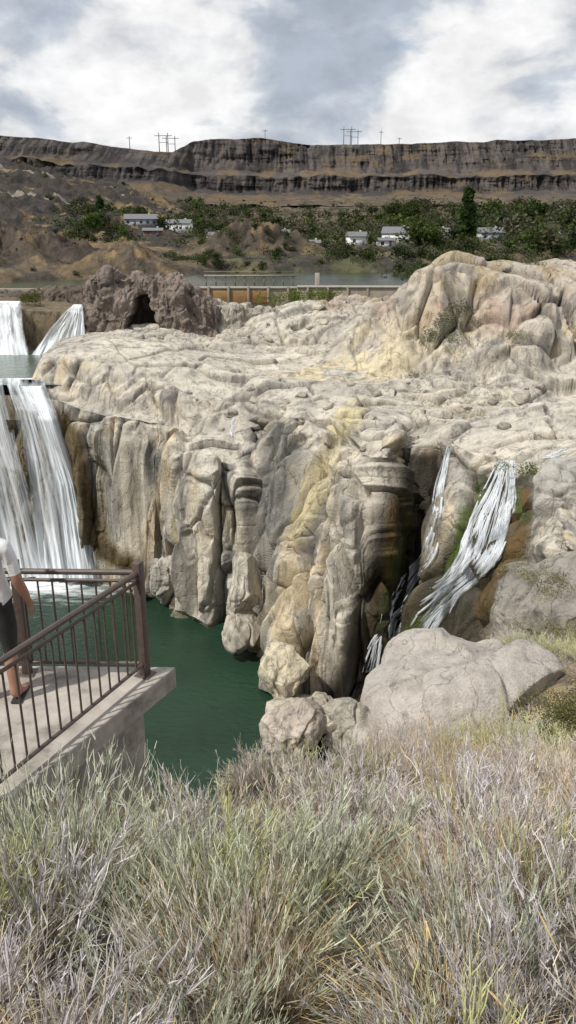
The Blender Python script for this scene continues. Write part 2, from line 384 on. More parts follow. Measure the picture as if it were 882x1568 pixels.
for i,(px,py,D,r,c) in enumerate([(255,888,100,(2.4,2.4,3.6),(.46,.43,.38)),(372,905,89,(2.4,2.4,4.8),(.52,.48,.41)),(375,965,87,(3.2,2.4,2.4),(.49,.45,.38)),
    (432,1030,73.5,(3.4,2.8,3.2),(.56,.50,.38)),(470,1092,70,(4.2,3,2.6),(.53,.48,.40)),(525,1110,68,(2.6,2.5,2.4),(.45,.42,.36)),(448,1120,66,(4,2.6,2.6),(.51,.45,.39))]):
    boulder('shore_boulder',svv(px,py,D),r,20+i,6,c,i*.7,10,M_rock,.8,.8,None,1.4)
rr=random.Random(11);bp=[]
for i in range(150):
    rI=rr.randrange(CR+5,RN-90);cI=rr.randrange(120,1090);p=P2[rI,cI]
    if p[0]<-34 or dome[rI,cI]>.4 or crm[rI,cI]>.3 or flat[rI,cI]<.5: continue
    s=rr.uniform(.3,.8)*(1+1.1*(rr.random()<.12));kf=rr.uniform(.75,1.15);b=boulder('b',(0,0,0),(s*1.3,s,s*.75),700+i,4,(.47*kf,.43*kf,.37*kf),rr.uniform(0,3),9,None,.75,.6,None,max(.5,s*.8),raw=True)
    V,Fc,cc=b;bp.append((V+np.array([p[0],p[1],p[2]+s*.1]),Fc,cc))
V,Fc,cc=join(bp);addobj('loose_rocks',mkmesh('loose_rocks',V,Fc,cc,np.zeros(len(V)),mats=[M_rock]))
def ridge(name,pts,thick,zb,seed,col,nx=320,nz=160,amp=1.6,cave=None,mat=M_rock,cell=3.5):
    pts=np.array(pts,float);u=np.linspace(0,1,nx);cu=np.linspace(0,1,len(pts))
    xs=np.interp(u,cu,pts[:,0]);ys=np.interp(u,cu,pts[:,1]);zt=np.interp(u,cu,pts[:,2])
    zt=zt+amp*.9*fbm(xs*.25,ys*0,xs*0,5,seed,.6)
    v=np.linspace(0,1,nz)[:,None]
    f=np.clip(v/.6,0,1);tp=np.clip((v-.6)/.25,0,1);bk=np.clip((v-.85)/.15,0,1)
    Zz=zb+(zt-zb)*f-(zt-zb)*bk;Yy=ys+1.8*f+thick*tp+2*bk;Xx=np.broadcast_to(xs,Zz.shape)
    P=np.stack([Xx,Yy,Zz],-1);n=normals(P)
    if n[20,50,1]>0:n=-n
    x,y,z=P[...,0],P[...,1],P[...,2];a=x+1.2*fbm(x*.3,y*.3,z*.2,3,seed)
    f1,e,i,t=vor(a/cell,y/cell,z/(cell*2),seed);_,e2,i2,t2=vor(a/(cell*.35),y/(cell*.35),z/(cell*.5),seed+5,True)
    d=amp*(((i-.5)*.9+1.0*t)*lin(e,0,.15)+.5*(1-f1)+((i2-.5)*.35+.5*t2)*lin(e2,0,.2)+1.0*fbm(x*.3,y*.3,z*.2,5,seed+2,.6))
    P=P+n*d[...,None]
    cc=np.array(col)*(1+.35*fbm(x*.4,y*.4,z*.2,4,seed+4))[...,None]
    if cave:
        cx,cz,w,h=cave
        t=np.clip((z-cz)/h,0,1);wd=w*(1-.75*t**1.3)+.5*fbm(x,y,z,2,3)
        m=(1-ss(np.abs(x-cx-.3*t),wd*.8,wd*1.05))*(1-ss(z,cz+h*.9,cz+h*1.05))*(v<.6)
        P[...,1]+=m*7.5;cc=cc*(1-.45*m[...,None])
    me=mkmesh(name,P.reshape(-1,3),gridfaces(nz,nx),cc.reshape(-1,3),np.zeros(nx*nz),mats=[mat]);return addobj(name,me)
cx,_,cz=sp(217,520,149)
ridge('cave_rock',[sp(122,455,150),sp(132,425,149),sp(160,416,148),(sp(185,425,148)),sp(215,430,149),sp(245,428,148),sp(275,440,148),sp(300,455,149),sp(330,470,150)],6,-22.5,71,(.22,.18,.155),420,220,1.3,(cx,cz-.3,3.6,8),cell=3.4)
ridge('rock_ledge',[sp(285,478,152),sp(320,466,153),sp(360,472,152),sp(390,480,153),sp(420,484,152),sp(470,486,151),sp(530,484,152)],6,-22.5,75,(.35,.32,.275),360,120,.9,None,cell=3.6)
ridge('river_bank_rock',[sp(-140,444,176),sp(-60,450,175),sp(20,458,175),sp(60,450,170),sp(100,445,165),sp(135,440,158)],8,-20,77,(.13,.105,.085),300,110,.8,None,cell=3)
# ---- water sheets
def sheet(name,x0,x1,y0,y1,z,mat):
    me=mkmesh(name,[(x0,y0,z),(x1,y0,z),(x1,y1,z),(x0,y1,z)],[[0,1,2,3]],smooth=False,mats=[mat]);return addobj(name,me)
sheet('gorge_pool_water',-140,6,20,116,-50,M_pool)
sheet('river_water',-120,-30,114.5,149,-22.3,M_river)
sheet('reservoir_water',-260,260,186.5,300,-14.55,M_res)
# ---- waterfalls
def curtain(name,L,R,mat,nu=60,nv=120,edge=.25,bul=.6,seed=0,dens=0.0,uvs=1.0,parent=None):
    L=np.array(L,float);R=np.array(R,float)
    k=np.linspace(0,1,len(L));v=np.linspace(0,1,nv)
    l=np.stack([np.interp(v,k,L[:,i]) for i in range(3)],-1);r=np.stack([np.interp(v,k,R[:,i]) for i in range(3)],-1)
    u=np.linspace(0,1,nu)
    P=l[:,None]*(1-u)[None,:,None]+r[:,None]*u[None,:,None]
    U=np.broadcast_to(u,(nv,nu));Vv=np.broadcast_to(v[:,None],(nv,nu))
    st=ss(Vv,.05,.25)
    P[...,1]-=st*(bul*np.sin(np.pi*U)**.5+ .9*fbm(U*9*uvs,Vv*1.5,U*0,4,seed)*1.2)
    ed=ss(U,0,edge)*ss(1-U,0,edge);w=(ed-1)*.45+dens+.12*(1-st)+.16*ss(Vv,.7,1)
    me=mkmesh(name,P.reshape(-1,3),gridfaces(nv,nu),None,w.ravel(),np.stack([U.ravel()*uvs,Vv.ravel()],1),mats=[mat]);return addobj(name,me,parent)
wf=empty('waterfall')
zl=-22.15
def lip(px,D): a=svv(px,598,D);return (a[0],D,zl)
curtain('main_stream',[lip(2,119),lip(5,113.5),sp(16,625,110),sp(32,700,108.5),sp(46,800,108),sp(54,884,107.5)],[lip(76,119),lip(76,113.5),sp(94,630,109.3),(sp(121,720,107.6)),sp(143,800,107),sp(162,886,106.5)],M_fall,80,160,.16,.8,1,.04,1,wf)
curtain('main_stream_inner',[lip(28,118),lip(32,113.2),sp(54,640,109),sp(84,740,107.5),sp(92,820,107),sp(96,884,106.5)],[lip(72,118),lip(72,113.2),sp(90,640,108.5),(sp(121,740,107)),sp(138,820,106.6),sp(154,886,106)],M_fall,60,160,.2,.9,2,.16,.7,wf)
curtain('veil',[lip(-210,119),lip(-205,115),sp(-195,700,110.5),sp(-180,882,109)],[lip(20,119),lip(20,114),sp(52,720,109.4),sp(96,884,107.8)],M_fall,120,160,.1,.3,4,.0,3.2,wf)
curtain('upper_stream',[sp(-120,460,153),sp(-120,466,146.5),sp(-110,500,144.5),sp(-110,543,142)],[sp(34,461,153),sp(36,468,146.5),sp(40,500,144.5),sp(46,543,142)],M_fall,80,60,.05,.5,6,.14,2,wf)
curtain('side_stream',[sp(112,466,152),sp(100,476,146.5),sp(72,505,144),sp(46,543,141.5)],[sp(126,466,152),sp(130,480,146),sp(133,510,144),sp(136,547,141.5)],M_fall,80,60,.08,.5,7,.08,1.3,wf)
U,Vv=np.meshgrid(np.linspace(0,1,60),np.linspace(0,1,60));fx=-66+U*42;fy=96+Vv*12.5
dd_=np.clip(1-np.hypot((fx+38)/25,(fy-107.5)/9.5),0,1)
me=mkmesh('pool_foam',np.stack([fx,fy,-49.95+.35*np.maximum(0,fbm(fx*.5,fy*.5,0*fx,3,9))*dd_],-1).reshape(-1,3),gridfaces(60,60),None,(dd_*.62-.28).ravel(),np.stack([U.ravel()*.8,Vv.ravel()*3],1),mats=[M_fall]);addobj('pool_foam',me,wf)
def ribbon_paths(name,paths,mat,parent=None):
    V=[];Fc=[];UV=[];Wt=[]
    for pts,w,dens in paths:
        b=len(V);n=len(pts);acc=random.random()*30;uo=random.random()*20
        for i,p in enumerate(pts):
            t=(pts[min(i+1,n-1)]-pts[max(i-1,0)]).normalized();side=t.cross(Vector((0,-1,.35))).normalized()
            ww=w*(.35+.65*math.sin(math.pi*min(1,max(.06,i/(n-1)))))*(1+.3*random.uniform(-1,1))
            if i: acc+=(p-pts[i-1]).length
            for j in (-1,-.5,0,.5,1):
                V.append(p+side*ww*.5*j+Vector((0,-.15*(1-j*j)*w,.05)));UV.append((uo+j*.5,acc*.12));Wt.append(dens-.25*abs(j)**2)
        for i in range(n-1):
            for j in range(4):
                a=b+i*5+j;Fc.append([a,a+1,a+6,a+5])
    me=mkmesh(name,V,Fc,None,np.array(Wt),UV,mats=[mat]);return addobj(name,me,parent)
def strands(route,width,n,w0,jit,dens,seed):
    rg=random.Random(seed);route=np.array(route,float);out=[]
    seglen=np.r_[0,np.cumsum(np.hypot(np.diff(route[:,0]),np.diff(route[:,1])))];seglen/=seglen[-1]
    for s in range(n):
        t0=rg.uniform(0,.7) if s>n*.3 else 0;t1=min(1,t0+rg.uniform(.15,.5)) if s>n*.3 else 1
        off=rg.choice([-1,-.5,0,.5,.95])+rg.uniform(-.2,.2);ph=rg.uniform(0,6);pts=[];m=int(50*(t1-t0))+4
        for i in range(m):
            t=t0+(t1-t0)*i/(m-1);px=np.interp(t,seglen,route[:,0]);py=np.interp(t,seglen,route[:,1]);wd=np.interp(t,seglen,route[:,2])*width
            px+=off*wd+jit*math.sin(ph+t*13)+rg.uniform(-1,1)*jit*.4
            pts.append(oncliff(px,py+rg.uniform(-1,1),.2+.06*s/n))
        for _ in range(2):
            pts=[pts[0]]+[(pts[i-1]+pts[i]*2+pts[i+1])/4 for i in range(1,len(pts)-1)]+[pts[-1]]
        out.append((pts,w0*rg.uniform(.4,1.9),dens+rg.uniform(-.1,.1)))
    return out
ps=strands([(776,706,9),(768,745,18),(750,800,26),(735,850,27),(712,885,25),(680,908,26),(640,945,36),(612,985,38),(596,1030,34)],1,100,.19,3,.15,1)
ps+=strands([(785,712,4),(787,760,6),(760,830,8),(740,880,10)],1,12,.18,3,.12,5)
ps+=strands([(688,684,3),(674,740,5),(668,800,7),(656,850,9),(625,890,12),(600,935,11),(587,985,10),(578,1040,10)],1,50,.17,2,.16,2)
ps+=strands([(868,688,5),(850,697,6),(835,702,5)],1,8,.3,1,.15,3)
ps+=strands([(606,652,3),(604,668,3)],1,4,.25,1,.1,4)
ps+=strands([(358,640,3),(354,668,3)],1,5,.3,1,.1,6)
cas=empty('cascade');ribbon_paths('cascade_strands',ps,M_strand,cas)
# ---- hillside
def hill(x,y):
    x=np.asarray(x,float);y=np.asarray(y,float)
    y0=6.3+2.4*ss(x,-1.6,.2);zb=-1.62-.6*np.minimum(y,y0)
    sr=ss(x,.6,3.2);sl=(1-sr)*1.6+sr*(.72-.22*ss(x,4,11))
    far=np.maximum(y-y0,0);zz=zb-far*sl-np.maximum(y-36,0)*.9*(1-ss(x,10,16))
    return zz+.16*fbm(x*.7,y*.7,0*x,4,90)+.9*fbm(x*.12,y*.12,0*x,3,91)*ss(y,8,20)
hx=np.concatenate([np.linspace(-40,-6,60,endpoint=False),np.linspace(-6,12,260,endpoint=False),np.linspace(12,60,90)])
hy=np.concatenate([np.linspace(-14,0,30,endpoint=False),np.linspace(0,14,240,endpoint=False),np.linspace(14,62,160)])
HX,HY=np.meshgrid(hx,hy);HZ=hill(HX,HY)
cn=fbm(HX*1.2,HY*1.2,0*HX,5,95)
hc=np.zeros(HX.shape+(3,))+np.array((.15,.115,.08));hc=mixc(hc,(.32,.25,.14),ss(cn,-.05,.3));hc=mixc(hc,(.09,.07,.05),ss(-cn,.1,.4))
def soilmat():
    m,nt,p,out=newmat('hillside_soil');at=N(nt,'ShaderNodeAttribute',attribute_name='Col').outputs[0]
    n=noisetex(nt,25,6,.75);n2=noisetex(nt,4,5,.7)
    c=mul(nt,at,ramp(nt,n,[(.3,.45),(.5,1.0),(.7,1.5)]),1);c=mul(nt,c,ramp(nt,n2,[(.35,.7),(.65,1.25)]),1)
    nt.links.new(c,p.inputs['Base Color']);p.inputs['Roughness'].default_value=.95
    nt.links.new(bump(nt,n,.04,.9,bump(nt,n2,.1,.7)),p.inputs['Normal']);return m
M_soil=soilmat()
addobj('hillside_ground',mkmesh('hillside_ground',np.stack([HX,HY,HZ],-1).reshape(-1,3),gridfaces(len(hy),len(hx)),hc.reshape(-1,3),mats=[M_soil]))
# ---- brush
def ribbons(base,dirv,L,w,bend,K,c0,c1,cv,head,rg):
    n=len(base);t=np.linspace(0,1,K)[None,:,None]
    out=dirv.copy();out[:,2]=0;out/=np.linalg.norm(out,axis=1,keepdims=True)+1e-6
    kink=rg.normal(size=(n,1,3))*.07*L[:,None,None]
    pos=base[:,None]+dirv[:,None]*L[:,None,None]*t+(out[:,None]*.6*np.sign(bend)[:,None,None]+np.array([0,0,-.35])*np.sign(bend)[:,None,None])*(np.abs(bend)*L)[:,None,None]*t**2+kink*np.sin(t*3.1)*.5
    sd=rg.normal(size=(n,3));sd-=dirv*(sd*dirv).sum(1,keepdims=True);sd/=np.linalg.norm(sd,axis=1,keepdims=True)+1e-6
    prof=(1-.6*t)
    if head: prof=np.where(t>.84,head*(1.05-abs(t-.92)*8),.8-.4*t)
    hw=(w[:,None,None]*prof*.5)
    A=pos-sd[:,None]*hw;B=pos+sd[:,None]*hw
    V=np.stack([A,B],2).reshape(-1,3)
    i=np.arange(n)[:,None]*K*2+np.arange(K-1)[None]*2
    Fc=np.stack([i,i+1,i+3,i+2],-1).reshape(-1,4)
    cc=np.array(c0)*(1-t)+np.array(c1)*t;cc=np.broadcast_to(cc,(n,K,3))*(1+cv*rg.normal(size=(n,1,1)))
    cc=np.repeat(np.clip(cc,.01,.9),2,1).reshape(-1,3)
    return V,Fc,cc,pos
def unit(a): return a/(np.linalg.norm(a,axis=1,keepdims=True)+1e-9)
def brush(kind,seed):
    rg=np.random.default_rng(seed);parts=[]
    def fan(n,r,tilt,Lm,w,bend,c0,c1,K=4,head=0,cv=.15):
        ph=rg.uniform(0,2*np.pi,n);rr=np.sqrt(rg.uniform(0,1,n));th=np.radians(tilt)*rr+np.abs(rg.normal(size=n))*.05
        base=np.stack([np.cos(ph)*r*rr,np.sin(ph)*r*rr,np.full(n,-.04)],1)
        p2=ph+rg.normal(size=n)*.35
        d=np.stack([np.cos(p2)*np.sin(th),np.sin(p2)*np.sin(th),np.cos(th)],1)
        L=Lm*rg.uniform(.7,1.1,n)
        res=ribbons(base,d,L,w*rg.uniform(.7,1.3,n),bend*rg.uniform(.2,1.5,n),K,c0,c1,cv,head,rg);parts.append(res[:3]);return res[3],d,L
    def twigs(pos,d,L,m,spread,up,f,w,c0,c1,kmin=1):
        idx=rg.integers(0,len(pos),m);k=rg.integers(kmin,pos.shape[1],m)
        base=pos[idx,k];dd=unit(d[idx]+spread*rg.normal(size=(m,3))+np.array([0,0,up]))
        r=ribbons(base,dd,L[idx]*f*rg.uniform(.5,1.2,m),w*rg.uniform(.7,1.3,m),np.full(m,.04),3,c0,c1,.18,0,rg);parts.append(r[:3]);return r[3],dd,L[idx]*f
    def shrub(tilt,L,wood,c1a,c1b,c2a,c2b,spread,n3):
        a=fan(70,.05,tilt,L,.0065,-.12,wood,tuple(.5*(wood[i]+c1a[i]) for i in range(3)))
        b=twigs(*a,320,spread,.45,.42,.0042,c1a,c1b);c=twigs(*b,800,spread,.4,.55,.0034,c1b,c2a);twigs(*c,n3,spread*1.2,.3,.55,.0030,c2a,c2b,0)
    if kind=='grey': shrub(70,.32,(.10,.075,.06),(.32,.26,.21),(.50,.43,.36),(.62,.55,.48),(.76,.70,.62),.24,1000)
    elif kind=='lilac': shrub(78,.30,(.12,.10,.095),(.36,.32,.32),(.52,.48,.48),(.60,.57,.58),(.74,.71,.72),.36,900)
    elif kind=='sage': shrub(68,.34,(.10,.08,.05),(.26,.26,.18),(.41,.43,.32),(.50,.53,.40),(.67,.69,.54),.22,1400)
    elif kind=='yellow': shrub(66,.32,(.10,.08,.05),(.27,.27,.15),(.43,.44,.25),(.55,.56,.29),(.73,.70,.35),.24,1300)
    elif kind=='gold':
        fan(170,.10,38,.40,.0031,.45,(.38,.27,.12),(.68,.53,.28),5,0)
        fan(18,.08,28,.50,.0026,.35,(.44,.31,.14),(.70,.53,.25),16,2.5)
    elif kind=='straw':
        fan(240,.2,72,.26,.0028,.5,(.34,.27,.17),(.70,.60,.42),4,0)
        fan(5,.08,30,.40,.0026,.4,(.42,.30,.14),(.70,.58,.32),14,2.4)
    V,Fc,C=join(parts);return mkmesh('brush_'+kind,V,Fc,C,smooth=False,mats=[M_stem])
kinds={k:[brush(k,i*10+j) for j in range(3)] for i,k in enumerate(['grey','lilac','sage','yellow','gold','straw'])}
veg=empty('hillside_brush')
def inplatform(x,y): return y>2.2 and y<6.9 and x< -1.0-(6.45-y)*.5+ .12
cnt=0
def put(kind,x,y,s,par=None,zo=0):
    global cnt
    z=float(hill(np.array([x]),np.array([y]))[0])+zo
    o=bpy.data.objects.new('brush_clump',random.choice(kinds[kind]));scene.collection.objects.link(o);o.parent=par or veg
    o.location=(x,y,z);o.rotation_euler=(random.uniform(-.25,.1)-.1,random.uniform(-.2,.2),random.uniform(0,6.28));o.scale=(s*random.uniform(.95,1.25),)*2+(s*random.uniform(.9,1.3),);cnt+=1
def zone(x,y):
    px,py=unsv(x,y,float(hill(np.array([x]),np.array([y]))[0])+.4);px=float(px)
    n=float(fbm(np.array([x*1.1]),np.array([y*1.1]),np.array([0.]),2,120)[0])
    if y<3.2:
        if px<230: w=dict(grey=3,sage=2.2,lilac=1.4,yellow=.7,gold=1.4)
        elif px<620: w=dict(sage=5,grey=1.6,yellow=1.6,lilac=.8)
        else: w=dict(grey=3.4,yellow=.5,lilac=2.4,sage=1.2,gold=.9)
    elif y<5:
        if px<300: w=dict(grey=3.4,lilac=2,yellow=.5,sage=1.2,gold=.9)
        elif px<650: w=dict(sage=1.8,grey=3.2,yellow=.5,lilac=2.2)
        else: w=dict(grey=4,lilac=1.8,yellow=.8,sage=.8,gold=1)
    else:
        if px<620: w=dict(grey=6,lilac=2.6,yellow=.3)
        else: w=dict(grey=4,lilac=2.4,yellow=.8,gold=.8)
    ks=list(w);ws=[w[k]*(2.4 if (i%2==0)==(n>0) else .5) for i,k in enumerate(ks)]
    return random.choices(ks,ws)[0],px
y_=0.85
while y_<13:
    step=.45+.03*y_
    x_=-.5*y_-1.3
    while x_<.52*y_+1.6:
        x=x_+random.uniform(-.4,.4)*step;y=y_+random.uniform(-.4,.4)*step
        if not inplatform(x,y) and not (y>8.9 and x<.8):
            k,px=zone(x,y);s=random.choice([random.uniform(.7,1.0),random.uniform(1.15,1.7)])*(1.0 if y>2 else .85)
            if random.random()<.94: put(k,x,y,s)
            for _ in range(2):
                if random.random()<(.38 if (px<230 or px>650) else .15): put(random.choice(['straw','gold']),x+random.uniform(-.3,.3),y+random.uniform(-.3,.3),random.uniform(.8,1.2))
        x_+=step
    y_+=step
for i in range(330):
    y=random.uniform(12,40);x=random.uniform(.14,.52)*y
    if 19.5<y<29 and 1.5<x<10: continue
    if random.random()<.35+.5*(x/y>.3): put(random.choice(['grey','straw','gold','lilac','yellow','sage']),x,y,random.uniform(1.2,2.2))
for i in range(90):
    x=random.uniform(1.8,9.5);put(random.choice(['grey','lilac','grey','straw','gold']),x,random.uniform(15.5,21),random.uniform(1.3,2.5))
# ---- leafy shrubs / trees
def leaves(n,centers,rad,size,col,rg):
    c=centers[rg.integers(0,len(centers),n)];v=unit(rg.normal(size=(n,3)))*(rg.uniform(.2,1,(n,1))**.4)*rad
    p=c+v;a=unit(rg.normal(size=(n,3)));b=unit(np.cross(a,rg.normal(size=(n,3))));s=size*rg.uniform(.6,1.4,(n,1))
    V=np.stack([p-a*s-b*s*.6,p+a*s-b*s*.6,p+a*s+b*s*.6,p-a*s+b*s*.6],1).reshape(-1,3)
    Fc=np.arange(n*4).reshape(n,4)
    sh=rg.uniform(.6,1.4,(n,1));cc=np.repeat(np.array(col)*sh,4,0);return V,Fc,cc
def trunk(h,r,rg,col=(.12,.09,.06)):
    n=7;ang=np.linspace(0,2*np.pi,n,endpoint=False);ks=np.linspace(0,1,5)
    V=np.array([[math.cos(a)*r*(1-.75*k)+.1*k,math.sin(a)*r*(1-.75*k),h*k] for k in ks for a in ang])
    Fc=np.array([[i*n+j,i*n+(j+1)%n,(i+1)*n+(j+1)%n,(i+1)*n+j] for i in range(4) for j in range(n)]);return V,Fc,np.tile(col,(len(V),1))
def treeparts(kind,h,seed,col,nl=700,ls=.028):
    rg=np.random.default_rng(seed);parts=[]
    if kind!='bush': parts.append(trunk(h*.85,h*.025,rg))
    if kind=='poplar':
        t=rg.uniform(.08,1,40);w=h*.13*np.sin(np.pi*np.clip(t,.05,1)**.7)**.7+.1
        a=rg.uniform(0,6.28,40);cen=np.stack([np.cos(a)*w*.7,np.sin(a)*w*.7,t*h],1);rad=h*.07
    elif kind=='bush':
        cen=rg.normal(size=(24,3))*np.array([.55,.4,.16])*h+np.array([0,0,.3*h]);cen[:,2]=np.clip(cen[:,2],.0*h,.7*h);rad=h*.24
    else:
        cen=rg.normal(size=(22,3));cen=unit(cen)*rg.uniform(.3,1,(22,1))*np.array([.40,.40,.34])*h+np.array([0,0,.55*h]);rad=h*.17
        for c in cen[:7]:
            V,Fc,cc=trunk(1,h*.012,rg);s=np.array([0,0,h*.3]);d=c-s;V=s+np.stack([V[:,0],V[:,1],V[:,2]*0],1)+d*V[:,2:3];parts.append((V,Fc,cc))
    parts.append(leaves(nl,cen,rad,h*ls,col,rg));return join(parts)
def tree(name,kind,loc,h,seed,col,nl=900,ls=.028):
    V,Fc,cc=treeparts(kind,h,seed,col,nl,ls);return addobj(name,mkmesh(name,V,Fc,cc,smooth=False,mats=[M_leaf]),None,loc)
# ---- valley
def valley(x,y):
    b=x/y;ysh=np.interp(b,[-.35,-.2,-.08,0,.1,.2,.35],[200,215,240,240,240,255,290])
    land=np.interp(y,[300,450,600,700,820,1000],[-11.3,-7.8,3,10,22,30])
    bank=ss(y-ysh,-6,12)
    z=np.where((y<300)&(bank>0),-18*(1-bank)+(-12.2)*bank,-18*(1-bank)+land*bank);z=np.where(y>=300,land,z)
    z=z+32*ss(-b,.06,.36)*ss(y,280,620)
    m1=gauss((x+11)/21,(y-288)/17,1.3);m2=gauss((x+78)/26,(y-240)/18,1.3);m3=gauss((x+40)/14,(y-225)/10,1.3)
    cr=np.abs(fbm(x*.13,y*.13,0*x,4,133,.6))*2
    z=z+11*m1*(1.1-.6*cr)+9*m2*(1.15-.7*cr)+5.5*m3*(1.1-.6*cr)
    r=fbm(x*.03,y*.03,0*x,5,130);rm=ss(-b,.03,.2)*ss(y,300,420)
    rk=np.maximum(fbm(x*.14,y*.14,0*x,4,137,.6),0)
    return z+(1.2+6*rm)*r*bank+rk*bank*(2.4+4*rm)
vb=np.linspace(-.95,.95,700);vy=np.exp(np.linspace(math.log(188),math.log(1010),460))
VB,VY=np.meshgrid(vb,vy);VX=VB*VY;VZ=valley(VX,VY);PV=np.stack([VX,VY,VZ],-1)
n1=fbm(VX*.02,VY*.02,0*VX,5,140);n2=fbm(VX*.11,VY*.11,0*VX,5,141,.6);n3=fbm(VX*.4,VY*.4,0*VX,4,142)
vc=np.zeros(PV.shape)+np.array((.15,.115,.075));vc=mixc(vc,(.08,.09,.045),ss(n1,-.1,.2)*ss(VB,-.15,0)*ss(640-VY,0,200)*.8)
dark=ss(-VB,.05,.18)*ss(VY,270,340);vc=mixc(vc,(.05,.043,.04),dark*ss(n2*.8+n1,-.5,-.05)*.95)
vc=mixc(vc,(.23,.16,.08),dark*ss(-n1-n2*1.2,.2,.45)*.8)
vc=mixc(vc,(.055,.048,.042),ss(n2,-.02,.15)*.85)
md=gauss((VX+11)/24,(VY-286)/20,1.5)+gauss((VX+78)/30,(VY-240)/22,1.5)+gauss((VX+40)/17,(VY-225)/13,1.5)
vc=mixc(vc,(.095,.075,.06),np.clip(md,0,1)*ss(n2,-.25,.0)*.95);vc=mixc(vc,(.27,.185,.09),np.clip(md,0,1)*ss(-n2,.1,.28)*.8)
vc*=(1+.6*n3)[...,None]
for zt_,amp_,w_ in ((560,25,5),(470,18,3.5)):
    rd=np.abs(VY-(zt_+amp_*np.sin(VX*.02)+ (VX+200)*.3))*(VX<-70)+1e3*(VX>=-70);vc=mixc(vc,(.30,.26,.21),(1-ss(rd,w_*.6,w_))*.8)
addobj('valley_ground',mkmesh('valley_ground',PV.reshape(-1,3),gridfaces(len(vy),len(vb)),vc.reshape(-1,3),np.zeros(VX.size),mats=[M_far]))
# ---- canyon wall
wc={-700:[(320,560),(300,600),(262,640),(245,655),(238,670),(203,690)],
0:[(310,560),(300,600),(262,650),(243,660),(238,680),(207,705)],
80:[(310,570),(300,615),(268,665),(247,675),(241,692),(214,720)],
150:[(312,580),(302,635),(274,690),(253,700),(247,712),(221,745)],
235:[(312,600),(303,660),(280,710),(260,720),(254,740),(233,780)],
268:[(312,640),(303,690),(283,750),(262,765),(256,790),(231,830)],
296:[(312,660),(304,720),(289,810),(266,820),(259,850),(216,880)],
400:[(315,670),(307,740),(292,830),(268,838),(261,865),(212,890)],
470:[(315,680),(308,745),(293,830),(270,838),(262,865),(221,895)],
600:[(315,680),(310,745),(294,830),(271,838),(264,865),(221,895)],
700:[(315,680),(310,745),(293,820),(270,830),(263,855),(218,885)],
882:[(315,680),(310,740),(291,800),(266,810),(259,835),(212,865)],
1500:[(315,640),(308,700),(285,760),(262,770),(255,790),(206,820)]}
wk=sorted(wc);wa=np.array([wc[k] for k in wk],float);wpx=np.linspace(-600,1450,1300)
wn=np.stack([np.stack([smooth1(np.interp(wpx,wk,wa[:,r,c]),9) for c in range(2)],-1) for r in range(6)])
wn[5,:,0]+=2.6*fbm(wpx*.03,wpx*0,wpx*0,4,200)
for r,a_ in ((2,7),(3,9),(4,7)): wn[r,:,0]+=a_*fbm(wpx*.02,wpx*0+r*.5,wpx*0,4,205)
wn[4,:,0]=np.minimum(wn[4,:,0],wn[3,:,0]-4)
rows=np.concatenate([np.linspace(0,2,50,endpoint=False),np.linspace(2,3,40,endpoint=False),np.linspace(3,4,24,endpoint=False),np.linspace(4,5,110)])
sg=np.clip(np.floor(rows).astype(int),0,4);f=rows-sg;WG=wn[sg]*(1-f)[:,None,None]+wn[sg+1]*f[:,None,None]
x,y,z=sv(np.broadcast_to(wpx,WG.shape[:2]),WG[...,0],WG[...,1]);Wp=np.stack([x,y,z],-1)
ext=[]
for dd in (10,60,300,900,2500):
    e=Wp[-1].copy();k=(e[:,1]+dd)/e[:,1];e[:,0]*=k;e[:,1]*=k;e[:,2]+=1.0;ext.append(e)
x,y,z=Wp[...,0],Wp[...,1],Wp[...,2]
isb=(((rows>=2)&(rows<=3.02))|(rows>=4))[:,None]*1.0
soft=np.where(rows<3.5,ss(rows,1.9,2.3)*(1-ss(rows,2.7,3.1)),ss(rows,4,4.35))[:,None]
colm=np.abs(fbm(x*.11,y*.0,z*.015,5,210,.65))*2;big=fbm(x*.018,y*.0,z*.02,4,211)
hr=fbm(x*.03,y*0,z*.16,4,214)
dy=14*big+soft*(-9*colm+5*hr+3*fbm(x*.35,y*0,z*.1,3,213))+(1-soft)*(3*fbm(x*.1,y*.1,z*.1,4,215))
Wp[...,1]-=dy; Wp[...,2]+=(1-soft)*2.0*fbm(x*.08,y*.08,z*.08,4,216)*(rows<4.9)[:,None]
lay=fbm(x*.006,y*0,z*.22,3,230);nn=fbm(x*.05,y*.0,z*.12,5,231,.6);nf=fbm(x*.3,y*0,z*.06,4,233,.6)
c0=np.zeros(Wp.shape)+np.array((.080,.069,.065));c0=mixc(c0,(.048,.043,.042),ss(lay,-.05,.25)*.8);c0=mixc(c0,(.12,.10,.088),ss(-lay,.1,.35)*.6)
c0=mixc(c0,(.033,.03,.03),ss(nf,.0,.25)*isb*.85);c0=mixc(c0,(.14,.12,.11),ss(-nf,.12,.35)*isb*.5)
c0=mixc(c0,(.17,.12,.065),(1-isb)*ss(nn,.0,.25)*.7);c0=mixc(c0,(.16,.115,.065),isb*ss(nn,.2,.4)*.6)
c0=mixc(c0,(.13,.10,.065),(rows<1.5)[:,None]*ss(-nn,-.2,.1)*.7)
Wp=np.concatenate([Wp,np.array(ext)],0);c0=np.concatenate([c0,np.zeros((5,)+c0.shape[1:])+np.array((.17,.13,.08))],0)
addobj('canyon_wall',mkmesh('canyon_wall',Wp.reshape(-1,3),gridfaces(Wp.shape[0],len(wpx)),c0.reshape(-1,3),np.zeros(Wp.shape[0]*len(wpx)),mats=[M_far]))
